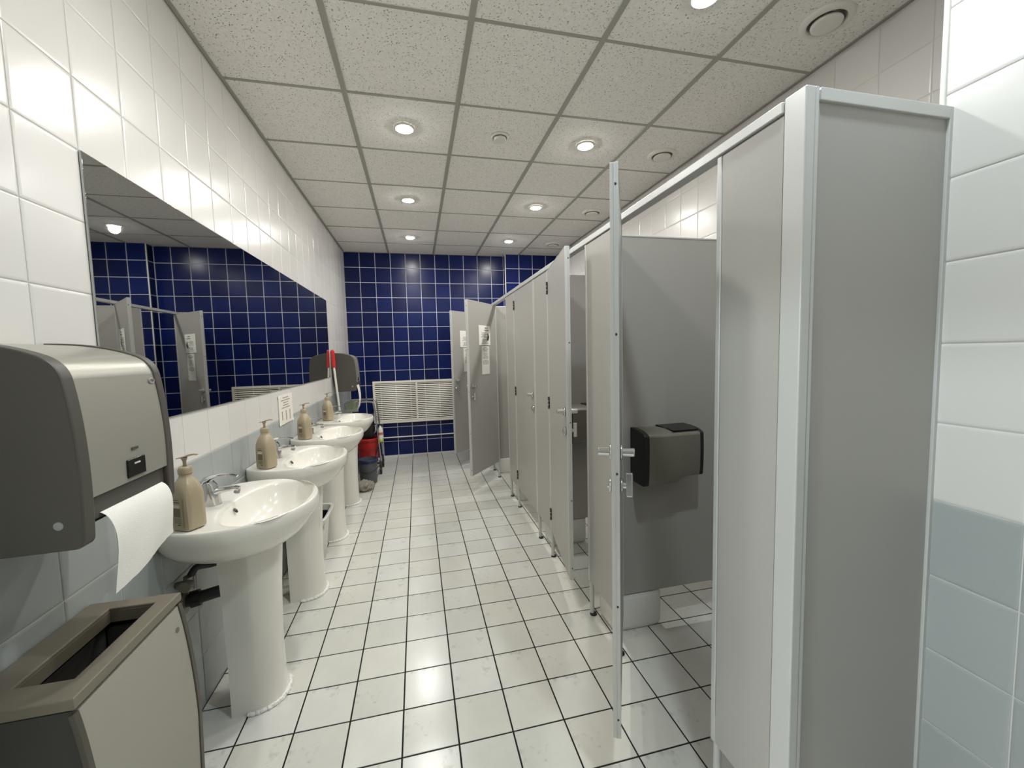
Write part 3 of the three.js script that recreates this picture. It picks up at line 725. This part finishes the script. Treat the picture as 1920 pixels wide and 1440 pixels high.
// ---------------------------------------------------------------- soap bottles
const soapLabel = canvasTex(128, 256, (c, w, h) => { c.fillStyle = '#ab9d82'; c.fillRect(0, 0, w, h); c.fillStyle = '#544a38'; c.fillRect(26, 14, 60, 7); c.fillRect(20, 34, 76, 10); c.fillStyle = '#d9d0bd'; c.fillRect(22, 62, 70, 26); c.fillStyle = '#6f6654'; c.fillRect(22, 92, 76, 78); c.fillStyle = '#544a38'; for (let i = 0; i < 6; i++) c.fillRect(22, 182 + i * 8, 80, 3); c.fillRect(58, 236, 34, 10); });
function bottle(pos, label, turn) {
  const t = thing('soap_bottle', label, 'soap bottle', pos, turn, 'soap pump bottles on the washbasins');
  const R = [[0.030, 0.030, 0, 6], [0.0385, 0.034, 0.004, 6], [0.040, 0.036, 0.012, 6], [0.040, 0.036, 0.10, 5], [0.0395, 0.036, 0.128, 4], [0.037, 0.034, 0.145, 3], [0.031, 0.030, 0.162, 2.5], [0.024, 0.024, 0.175, 2], [0.0195, 0.0195, 0.183, 2], [0.0185, 0.0185, 0.195, 2]].map(([a, b, y, n]) => superRing(a, b, y, n, 48));
  mesh('bottle_body', loft(R, { crease: 0.55 }), M.soap, t);
  mesh('printed_label', new THREE.PlaneGeometry(0.05, 0.098).translate(0, 0.067, 0.0364), std(0xffffff, 0.4, 0, { map: soapLabel }), t);
  mesh('collar', lathe([[0, 0.19], [0.0195, 0.19], [0.021, 0.192], [0.021, 0.207], [0.019, 0.210], [0.0185, 0.214], [0.014, 0.216], [0, 0.216]], 32), M.soapCap, t);
  const p = mesh('pump', [lathe([[0, 0.214], [0.0075, 0.214], [0.005, 0.224], [0.0055, 0.234], [0.009, 0.242], [0.0095, 0.246], [0, 0.247]], 24)], M.soapPump, t);
  p.rotation.y = -turn - 0.15;
  mesh('spout', [loft([[-0.026, 0.243, 0.0035, 0.0018], [-0.012, 0.2455, 0.007, 0.0025], [0.0, 0.248, 0.009, 0.003], [0.014, 0.253, 0.007, 0.0035], [0.03, 0.256, 0.0055, 0.003], [0.044, 0.2545, 0.004, 0.0025]].map(([x, y, b, a]) => { const r = []; for (let i = 0; i < 14; i++) { const q = i / 14 * 2 * Math.PI; r.push(v3(x, y + a * Math.sin(q), b * Math.cos(q))); } return r; }), { crease: 0.8 })], M.soapPump, p);
}
const bottleNames = ['on the nearest washbasin', 'on the second washbasin', 'on the third washbasin, beneath the paper sign', 'on the farthest washbasin'];
[[-0.785, -1.590, 0.5], [-0.795, -2.372, 0.5], [-0.797, -3.145, 0.55], [-0.815, -4.02, 0.55]].forEach(([x, z, a], i) => bottle([x, 0.8305, z], `beige pump soap bottle standing ${bottleNames[i]}`, -a));

// ---------------------------------------------------------------- paper towel dispensers
const DY = 0.43;
function towelProfile(k = 0) {                                // x: out from the wall, y: up
  const s = new THREE.Shape();
  s.moveTo(0.0 + k, 0.19); s.lineTo(0.0 + k, 0.425 - k);
  s.bezierCurveTo(0.06, 0.425 - k, 0.13, 0.418 - k, 0.19 - k, 0.392 - k);
  s.quadraticCurveTo(0.222 - k, 0.378 - k, 0.229 - k, 0.345 - k);
  s.bezierCurveTo(0.243 - k, 0.26, 0.247 - k, 0.15, 0.240 - k, 0.02 + k);
  s.quadraticCurveTo(0.239 - k, 0.004 + k, 0.22 - k, 0.003 + k);
  s.lineTo(0.07 + k, 0.0 + k); s.quadraticCurveTo(0.05 + k, 0.0 + k, 0.045 + k, 0.02); s.closePath();
  return s;
}
function towelDispenser(z0, label) {                           // z0: end nearest the camera
  const W = 0.31, t = thing('paper_towel_dispenser', label, 'dispenser', [XL + 0.001, 1.03, z0]);
  const cap = (z, d, k) => extrude(towelProfile(k), d, 0.004, 20).translate(0, 0, z);
  const near = mesh('side_cap', cap(-0.026, 0.024, 0), M.dispDark, t);
  mesh('side_cap', cap(-W, 0.020, 0), M.dispDark, t);
  mesh('cap_lock', lathe([[0, 0.002], [0.007, 0.002], [0.009, 0]], 20).rotateX(Math.PI / 2).translate(0.2, 0.055, 0.0015), M.aluDull, near);
  // silver cover: top and front above the paper slot
  const c = new THREE.Shape();
  c.moveTo(0.005, 0.3); c.lineTo(0.005, 0.421); c.bezierCurveTo(0.06, 0.421, 0.13, 0.414, 0.19, 0.388); c.quadraticCurveTo(0.218, 0.375, 0.2255, 0.343);
  c.bezierCurveTo(0.239, 0.26, 0.243, 0.18, 0.240, 0.098); c.lineTo(0.228, 0.098); c.lineTo(0.22, 0.2); c.lineTo(0.2, 0.3); c.closePath();
  const cover = mesh('cover', extrude(c, W - 0.05, 0.0015, 20).translate(0, 0, -W + 0.022), M.dispSilver, t);
  mesh('inner_housing', extrude(rectShape(0.06, 0.03, 0.205, 0.3), W - 0.05).translate(0, 0, -W + 0.022), M.blackPlastic, t);
  mesh('slot_lip', [bx(0.02, 0.05, W - 0.05, 0.222, 0.072, -W / 2, 0.004)], M.dispDark, t);
  const w = mesh('viewing_window', bx(0.006, 0.043, 0.062, 0.2415, 0.128, -0.165, 0.002), M.blackGloss, cover);
  mesh('window_catch', bx(0.004, 0.004, 0.02, 0.244, 0.137, -0.165, 0.001), M.alu, w);
  mesh('oval_mark', new THREE.TorusGeometry(0.006, 0.0012, 6, 24).scale(1.7, 1, 1).rotateY(Math.PI / 2).translate(0.2305, 0.325, -0.272), M.aluDull, cover);
  mesh('small_mark', [bx(0.002, 0.006, 0.022, 0.2425, 0.172, -0.165, 0.0005)], M.dispDark, cover);
  return t;
}
function sheet(pts, z0, z1, ragged) {                          // a paper strip along a curve in the xy plane, between z0 and z1
  const cv = new THREE.CatmullRomCurve3(pts.map(p => v3(p[0], p[1], 0))), nu = 26, nv = 18, pos = [], idx = [], uv = [];
  let s = 3; const r = () => { s = (s * 1664525 + 1013904223) >>> 0; return s / 4294967296 - 0.5; };
  for (let k = 0; k < 2; k++) for (let i = 0; i <= nu; i++) for (let j = 0; j <= nv; j++) {
    const b = j / nv, end = 1 - ragged * b + (i === nu ? r() * 0.012 : 0), p = cv.getPointAt(Math.min(1, i / nu * end));
    pos.push(p.x + 0.004 * Math.sin(b * 7 + i * 0.2) * i / nu - k * 0.0006, p.y, z0 + (z1 - z0) * b - 0.012 * (i / nu) * (1 - b)); uv.push(b * 0.2, i / nu * 0.25);
  }
  const st = (nu + 1) * (nv + 1);
  for (let k = 0; k < 2; k++) for (let i = 0; i < nu; i++) for (let j = 0; j < nv; j++) { const a = k * st + i * (nv + 1) + j, b = a + 1, c = a + nv + 1, d = c + 1; k ? idx.push(a, b, c, b, d, c) : idx.push(a, c, b, b, c, d); }
  const g = new THREE.BufferGeometry();
  g.setAttribute('position', new THREE.Float32BufferAttribute(pos, 3)); g.setAttribute('uv', new THREE.Float32BufferAttribute(uv, 2)); g.setIndex(idx); g.computeVertexNormals();
  return g;
}
const near = towelDispenser(-0.966, 'large grey paper towel dispenser on the left wall, nearest the camera');
mesh('paper_towel', sheet([[0.20, 0.062], [0.220, 0.062], [0.240, 0.052], [0.252, 0.025], [0.255, -0.02], [0.250, -0.08], [0.243, -0.13]], -0.055, -0.272, 0.22), M.paper, near);
const far = towelDispenser(-4.76, 'grey paper towel dispenser on the far left wall, above the trolley');
mesh('paper_towel', sheet([[0.20, 0.075], [0.222, 0.074], [0.236, 0.05], [0.248, -0.02], [0.252, -0.10], [0.24, -0.18], [0.225, -0.215]], -0.07, -0.25, 0.05), M.paper, far);

// ---------------------------------------------------------------- bin under the near dispenser
{
  const t = thing('waste_bin', 'tall grey waste bin with a rectangular top opening, under the nearest towel dispenser', 'waste bin', [XL + 0.004, 0, -1.12]);
  const hz = 0.188, X = 0.212, Y = 0.745;                       // half length along the wall, depth, height
  const prof = d => { const s = new THREE.Shape(); s.moveTo(0, 0.006); s.lineTo(0, Y - 0.022); s.lineTo(X - 0.004 + d, Y - 0.022); s.bezierCurveTo(X + 0.018 + d, Y - 0.15, X + 0.026 + d, Y - 0.35, X + 0.022 + d, 0.35); s.lineTo(X + 0.012 + d, 0.006); s.closePath(); return s; };
  mesh('side_panel', extrude(prof(0), 0.006, 0.002, 24).translate(0, 0, hz - 0.008), M.binSide, t);
  mesh('side_panel', extrude(prof(0), 0.006, 0.002, 24).translate(0, 0, -hz + 0.002), M.binSide, t);
  mesh('back_panel', bx(0.006, Y - 0.03, 2 * hz - 0.02, 0.004, Y / 2, 0, 0.001), M.binSide, t);
  mesh('bottom_panel', bx(X, 0.01, 2 * hz - 0.02, X / 2 + 0.004, 0.012, 0, 0.001), M.binSide, t);
  const f = new THREE.Shape(); f.moveTo(X - 0.010, Y - 0.030); f.lineTo(X - 0.002, Y - 0.030); f.bezierCurveTo(X + 0.021, Y - 0.15, X + 0.029, Y - 0.35, X + 0.025, 0.35); f.lineTo(X + 0.015, 0.006); f.lineTo(X + 0.007, 0.006); f.lineTo(X + 0.017, 0.35); f.bezierCurveTo(X + 0.021, Y - 0.35, X + 0.013, Y - 0.15, X - 0.010, Y - 0.030);
  const fp = mesh('front_panel', extrude(f, 2 * hz - 0.03, 0.001, 24).translate(0, 0, -hz + 0.015), M.binPanel, t);
  mesh('round_mark', lathe([[0, 0.0012], [0.007, 0.0012], [0.008, 0]], 20).rotateZ(-Math.PI / 2).translate(X + 0.0075, Y - 0.085, -hz + 0.04), M.binFrame, fp);
  const rim = new THREE.Shape(); rim.moveTo(X - 0.009, Y - 0.03); rim.lineTo(X + 0.001, Y - 0.03); rim.bezierCurveTo(X + 0.024, Y - 0.15, X + 0.032, Y - 0.35, X + 0.028, 0.35); rim.lineTo(X + 0.018, 0.004); rim.lineTo(X + 0.008, 0.004); rim.lineTo(X + 0.018, 0.35); rim.bezierCurveTo(X + 0.022, Y - 0.35, X + 0.014, Y - 0.15, X - 0.009, Y - 0.03);
  for (const s of [-1, 1]) mesh('front_rim', extrude(rim, 0.012, 0.002, 24).translate(0, 0, s * (hz - 0.005) - 0.006), M.binRim, t);
  // the lid: a frame round the opening with a skirt that goes down inside
  const L = new THREE.Shape([[0.0, -hz], [X + 0.002, -hz], [X + 0.002, hz], [0.0, hz]].map(p => new THREE.Vector2(...p)));
  const hole = new THREE.Path([[0.068, -hz + 0.04], [0.172, -hz + 0.04], [0.172, hz - 0.065], [0.068, hz - 0.065]].map(p => new THREE.Vector2(...p)));
  L.holes.push(hole);
  const lid = extrude(L, 0.018, 0.003); lid.rotateX(Math.PI / 2).scale(1, 1, 1).translate(0, Y, 0);
  mesh('lid_frame', lid, M.binFrame, t);
  const c = -0.0125;
  mesh('inner_skirt', [bx(0.003, 0.03, 2 * hz - 0.105, 0.0675, Y - 0.02, c, 0), bx(0.003, 0.03, 2 * hz - 0.105, 0.1725, Y - 0.02, c, 0), bx(0.11, 0.03, 0.003, 0.117, Y - 0.02, -hz + 0.0395, 0), bx(0.11, 0.03, 0.003, 0.117, Y - 0.02, hz - 0.0645, 0)], M.binFrame, t);
  mesh('inner_wall', [bx(0.002, 0.56, 2 * hz - 0.09, 0.056, Y - 0.33, 0, 0), bx(0.002, 0.56, 2 * hz - 0.09, 0.182, Y - 0.33, 0, 0), bx(0.128, 0.56, 0.002, 0.118, Y - 0.33, hz - 0.055, 0), bx(0.128, 0.56, 0.002, 0.118, Y - 0.33, -hz + 0.034, 0), bx(0.148, 0.002, 2 * hz - 0.07, 0.118, Y - 0.61, -0.01, 0)], M.binSide, t);
}

// ---------------------------------------------------------------- small white bin between the basins
{
  const t = thing('small_bin', 'small white plastic bin with a flared rim behind the second washbasin', 'waste bin', [-0.765, 0, -3.0]);
  const R = [[0.075, 0.115, 0], [0.08, 0.12, 0.006], [0.108, 0.155, 0.285], [0.120, 0.168, 0.292], [0.135, 0.182, 0.315], [0.137, 0.184, 0.335], [0.132, 0.178, 0.34], [0.118, 0.164, 0.336], [0.108, 0.152, 0.30], [0.078, 0.118, 0.02], [0.06, 0.1, 0.012]].map(([a, b, y]) => superRing(a, b, y, 6, 48));
  mesh('bin_body', loft(R, { crease: 0.6 }), M.whitePlastic, t);
  mesh('black_lining', loft([[0.104, 0.148, 0.30], [0.10, 0.143, 0.299], [0.078, 0.118, 0.06], [0.02, 0.03, 0.055]].map(([a, b, y]) => superRing(a, b, y, 6, 40)), { capA: false, crease: 0.6 }), M.blackPlastic, t);  // near-black skin lining the inside of the bin
  mesh('grip', bx(0.012, 0.02, 0.07, 0.112, 0.262, 0.07, 0.005), M.whitePlastic, t);
}

// ---------------------------------------------------------------- sign on the left wall
{
  const tex = canvasTex(420, 300, (c, w, h) => {
    c.fillStyle = '#e4dfd3'; c.fillRect(0, 0, w, h); printLines(c, 60, 18, 300, 130, 5, '#77736a');
    c.fillStyle = '#8d897f';
    for (const [x, k] of [[85, 0.8], [205, 1], [325, 1.1]]) { c.fillRect(x - 12, 190 - 20 * (k - 1), 24, 80 * k); c.beginPath(); c.arc(x, 178, 14, 0, 7); c.fill(); }
  });
  const t = thing('paper_sign', 'white paper sign with print and three pictures on the wall below the mirror', 'sign', [XL + 0.001, 1.06, -3.10]);
  mesh('paper_sheet', bx(0.002, 0.20, 0.30, 0.0022, 0, 0, 0), M.paperFlat, t);
  mesh('printed_face', new THREE.PlaneGeometry(0.294, 0.194).rotateY(Math.PI / 2).translate(0.0038, 0, 0), std(0xffffff, 0.8, 0, { map: tex }), t);
  for (const [y, z] of [[0.09, 0.14], [-0.09, 0.14], [-0.09, -0.14]]) mesh('tape', bx(0.001, 0.02, 0.034, 0.0046, y, z, 0), M.paperFlat, t);
}

// ---------------------------------------------------------------- grille and pipe on the back wall
{
  const x0 = -0.605, x1 = 0.532, y0 = 0.475, y1 = 1.062;
  const t = thing('wall_grille', 'wide white louvred grille on the blue tiled wall', 'grille', [0, 0, ZB]);
  for (const g of [bx(x1 - x0, 0.03, 0.045, (x0 + x1) / 2, y1 - 0.015, 0.0245, 0.003), bx(x1 - x0, 0.03, 0.045, (x0 + x1) / 2, y0 + 0.015, 0.0245, 0.003), bx(0.028, y1 - y0 - 0.06, 0.045, x0 + 0.014, (y0 + y1) / 2, 0.0245, 0.003), bx(0.028, y1 - y0 - 0.06, 0.045, x1 - 0.014, (y0 + y1) / 2, 0.0245, 0.003), bx(0.024, y1 - y0 - 0.06, 0.045, -0.02, (y0 + y1) / 2, 0.0245, 0.003)]) mesh('frame_bar', g, M.slat, t);
  const n = 20, w1 = -0.032 - x0 - 0.028, w2 = x1 - 0.028 + 0.008;
  const g1 = bx(w1, 0.016, 0.004, 0, 0, 0, 0.001).rotateX(-0.35), g2 = bx(w2, 0.016, 0.004, 0, 0, 0, 0.001).rotateX(-0.35);
  for (let i = 0; i < n; i++) {
    const y = y0 + 0.03 + (i + 0.5) * (y1 - y0 - 0.06) / n;
    mesh('slat', g1, M.slat, t).position.set(x0 + 0.028 + w1 / 2, y, 0.034);
    mesh('slat', g2, M.slat, t).position.set(-0.008 + w2 / 2, y, 0.034);
  }
  const p = thing('wall_pipe', 'thin white pipe running level along the blue wall below the grille', 'pipe', [0, 0.27, ZB]);
  mesh('pipe_run', rod(v3(-0.86, 0, 0.022), v3(1.26, 0, 0.022), 0.0085, 14), M.whitePlastic, p);
  for (const x of [-0.5, 0.1, 0.7]) mesh('pipe_clip', [bx(0.012, 0.024, 0.012, x, 0, 0.008, 0.002), new THREE.TorusGeometry(0.0105, 0.003, 8, 20).rotateY(Math.PI / 2).translate(x, 0, 0.022)], M.whitePlastic, p);
}

// ---------------------------------------------------------------- mop, trolley, buckets
{
  const t = thing('mop', 'mop with white pole and red grip leaning on the left wall past the mirror', 'mop', [-0.80, 0, -4.70]);
  const a = v3(0.02, 0.07, 0.0), b = v3(-0.068, 1.30, -0.01), c = v3(-0.074, 1.47, -0.012);
  mesh('pole', rod(a, b, 0.0115, 20), M.whitePlastic, t);
  mesh('grip', [rod(b, c, 0.0185, 24, 0.0205), new THREE.SphereGeometry(0.0205, 20, 12).translate(c.x, c.y, c.z)], M.redBright, t);
  mesh('mop_head', [bx(0.12, 0.03, 0.26, 0.03, 0.045, 0, 0.012), bx(0.13, 0.03, 0.28, 0.03, 0.016, 0, 0.014)], M.rag, t);
  mesh('pole_socket', rod(v3(0.022, 0.05, -0.002), v3(0.010, 0.2, 0.012), 0.018, 16), M.redBright, t);
}
{
  const t = thing('cleaning_trolley', 'cleaning trolley with bent chrome handle frame behind the farthest washbasin', 'trolley', [-0.66, 0, -5.22]);
  const fz = 0.16;
  mesh('frame_tube', tube([v3(-0.18, 0.80, fz), v3(-0.17, 0.865, fz), v3(-0.12, 0.872, fz), v3(0.10, 0.872, fz), v3(0.135, 0.862, fz), v3(0.145, 0.82, fz), v3(0.175, 0.45, fz), v3(0.195, 0.16, fz)], 0.011, 80, 14), M.chrome, t);
  mesh('frame_tube', tube([v3(-0.18, 0.80, -fz), v3(-0.17, 0.865, -fz), v3(-0.12, 0.872, -fz), v3(0.10, 0.872, -fz), v3(0.135, 0.862, -fz), v3(0.145, 0.82, -fz), v3(0.175, 0.45, -fz), v3(0.195, 0.16, -fz)], 0.011, 80, 14), M.chrome, t);
  mesh('cross_bar', [rod(v3(0.135, 0.862, -fz), v3(0.135, 0.862, fz), 0.011), rod(v3(0.18, 0.40, -fz), v3(0.18, 0.40, fz), 0.009)], M.chrome, t);
  mesh('frame_tube', tube([v3(0.165, 0.62, fz), v3(0.19, 0.40, fz), v3(0.12, 0.2, fz), v3(0.08, 0.14, fz)], 0.009, 40, 12), M.steelDark, t);
  mesh('base_frame', [bx(0.40, 0.025, 0.03, 0.0, 0.135, fz, 0.006), bx(0.40, 0.025, 0.03, 0.0, 0.135, -fz, 0.006), bx(0.03, 0.025, 0.30, 0.185, 0.135, 0, 0.006), bx(0.03, 0.025, 0.30, -0.185, 0.135, 0, 0.006)], M.steelDark, t);
  for (const [x, z] of [[0.19, fz], [0.19, -fz], [-0.19, fz], [-0.19, -fz]]) {
    const k = mesh('caster', [bx(0.03, 0.07, 0.028, x, 0.095, z, 0.006)], M.steelDark, t);
    mesh('wheel', rod(v3(x - 0.011, 0.042, z), v3(x + 0.011, 0.042, z), 0.042, 28), M.blackPlastic, k);
  }
  const cl0 = thing('cleaning_cloth', 'pale green folded cloth hanging over the trolley handle, behind the farthest washbasin', 'cloth', [-0.755, 0.0, -5.06]);
  const arch = (o, y1) => { const r = []; for (let i = 0; i <= 14; i++) { const a = Math.PI * i / 14; r.push(v3(Math.cos(a) * (0.016 + o) , i === 0 || i === 14 ? y1 : 0.872 + Math.sin(a) * (0.014 + o), 0)); } return r; };
  const cs = [...arch(0.008, 0.772), ...arch(0, 0.765).reverse()];
  mesh('cloth_fold', extrude(new THREE.Shape(cs.map(p => new THREE.Vector2(p.x, p.y))), 0.12, 0.001).rotateY(Math.PI / 2).translate(-0.06, 0, 0), M.greenPad, cl0);
  const w = thing('mop_wringer', 'dark mop wringer with chrome lever on top of the red bucket', 'wringer', [-0.625, 0.44, -5.12]);
  mesh('wringer_body', loft([[0.085, 0.07, 0.002], [0.10, 0.085, 0.05], [0.105, 0.09, 0.155], [0.098, 0.083, 0.155], [0.085, 0.07, 0.03]].map(([a, b, y]) => superRing(a, b, y, 5, 36)), { crease: 0.5 }), M.blackPlastic, w);
  mesh('wringer_lever', tube([v3(0.095, 0.06, 0.06), v3(0.115, 0.085, 0.07), v3(0.11, 0.15, 0.04)], 0.008, 16, 10), M.chrome, w);
  const bucket = (name, label, x, y, z, r0, r1, h, mat, rimMat) => {
    const b = thing(name, label, 'bucket', [x, y, z]);
    mesh('bucket_body', lathe([[0, 0], [r0, 0], [r0 + 0.003, 0.004], [r1, h], [r1 - 0.004, h], [r0 - 0.001, 0.006], [0, 0.006]], 44), mat, b);
    mesh('rim', lathe([[r1 - 0.004, h - 0.03], [r1 + 0.006, h - 0.032], [r1 + 0.009, h - 0.004], [r1 + 0.006, h + 0.004], [r1 - 0.004, h + 0.004], [r1 - 0.004, h - 0.03]], 44), rimMat, b);
    mesh('bail_handle', tube([v3(r1 + 0.006, h - 0.015, 0), v3(r1 + 0.03, h - 0.05, 0.03), v3(r1 * 0.8, h - 0.11, r1 * 0.75), v3(0.0, h - 0.13, r1 + 0.02), v3(-r1 * 0.8, h - 0.11, r1 * 0.75), v3(-r1 - 0.006, h - 0.015, 0)], 0.0035, 50, 8), M.blackPlastic, b);
    return b;
  };
  bucket('red_bucket', 'red bucket sitting on the cleaning trolley', -0.612, 0.149, -5.13, 0.105, 0.128, 0.285, M.red, M.red);
  bucket('grey_bucket', 'dark grey bucket with navy rim standing on the floor beside the trolley', -0.575, 0.0, -4.74, 0.085, 0.102, 0.27, M.bucketGrey, M.bucketBlue);
  const r = thing('floor_rag', 'crumpled pale rag lying on the floor in front of the grey bucket', 'rag', [-0.585, 0, -4.485]);
  const g = new THREE.IcosahedronGeometry(1, 24), p = g.attributes.position;
  for (let i = 0; i < p.count; i++) {
    const x = p.getX(i), y = p.getY(i), z = p.getZ(i), k = 1 + 0.13 * Math.sin(5 * x + 3 * z + 1) * Math.cos(4 * y + 2 * x) + 0.07 * Math.sin(11 * z + 7 * y) + 0.05 * Math.sin(17 * x - 9 * y);
    p.setXYZ(i, x * 0.085 * k, Math.max(0.001, 0.042 + y * 0.058 * k), z * 0.10 * k);
  }
  mesh('rag_cloth', toCreasedNormals(mergeVertices(g, 1e-5), 0.9), M.rag, r);
  const s = thing('spray_bottle', 'white spray bottle with a red label and yellow green base hooked on the trolley', 'spray bottle', [-0.452, 0.392, -5.02]);
  mesh('bottle_body', loft([[0.020, 0.020, 0.04], [0.026, 0.026, 0.044], [0.027, 0.027, 0.14], [0.022, 0.022, 0.17], [0.011, 0.011, 0.19], [0.011, 0.011, 0.2]].map(([a, b, y]) => superRing(a, b, y, 2, 28)), { crease: 0.6 }), M.whitePlastic, s);
  mesh('label_band', new THREE.CylinderGeometry(0.0276, 0.0276, 0.03, 28, 1, true).translate(0, 0.105, 0), M.redPale, s);
  mesh('trigger_head', [bx(0.03, 0.018, 0.018, 0.004, 0.208, 0, 0.004), bx(0.006, 0.03, 0.01, 0.02, 0.192, 0, 0.002)], M.blackPlastic, s);
  mesh('holder_ring', [new THREE.TorusGeometry(0.026, 0.006, 10, 30).rotateX(Math.PI / 2).translate(0, 0.03, 0), lathe([[0, 0], [0.024, 0.002], [0.028, 0.02], [0.028, 0.044], [0.0265, 0.044], [0.0265, 0.02], [0, 0.004]], 28)], M.yellowGreen, s);
  mesh('hook', tube([v3(0, 0.03, -0.026), v3(-0.005, 0.05, -0.03), v3(-0.015, 0.02, -0.034), v3(-0.02, 0.0, -0.036)], 0.003, 16, 8), M.steelDark, s);
}

// ----------------------------------------------------------------
renderer.render(scene, camera);
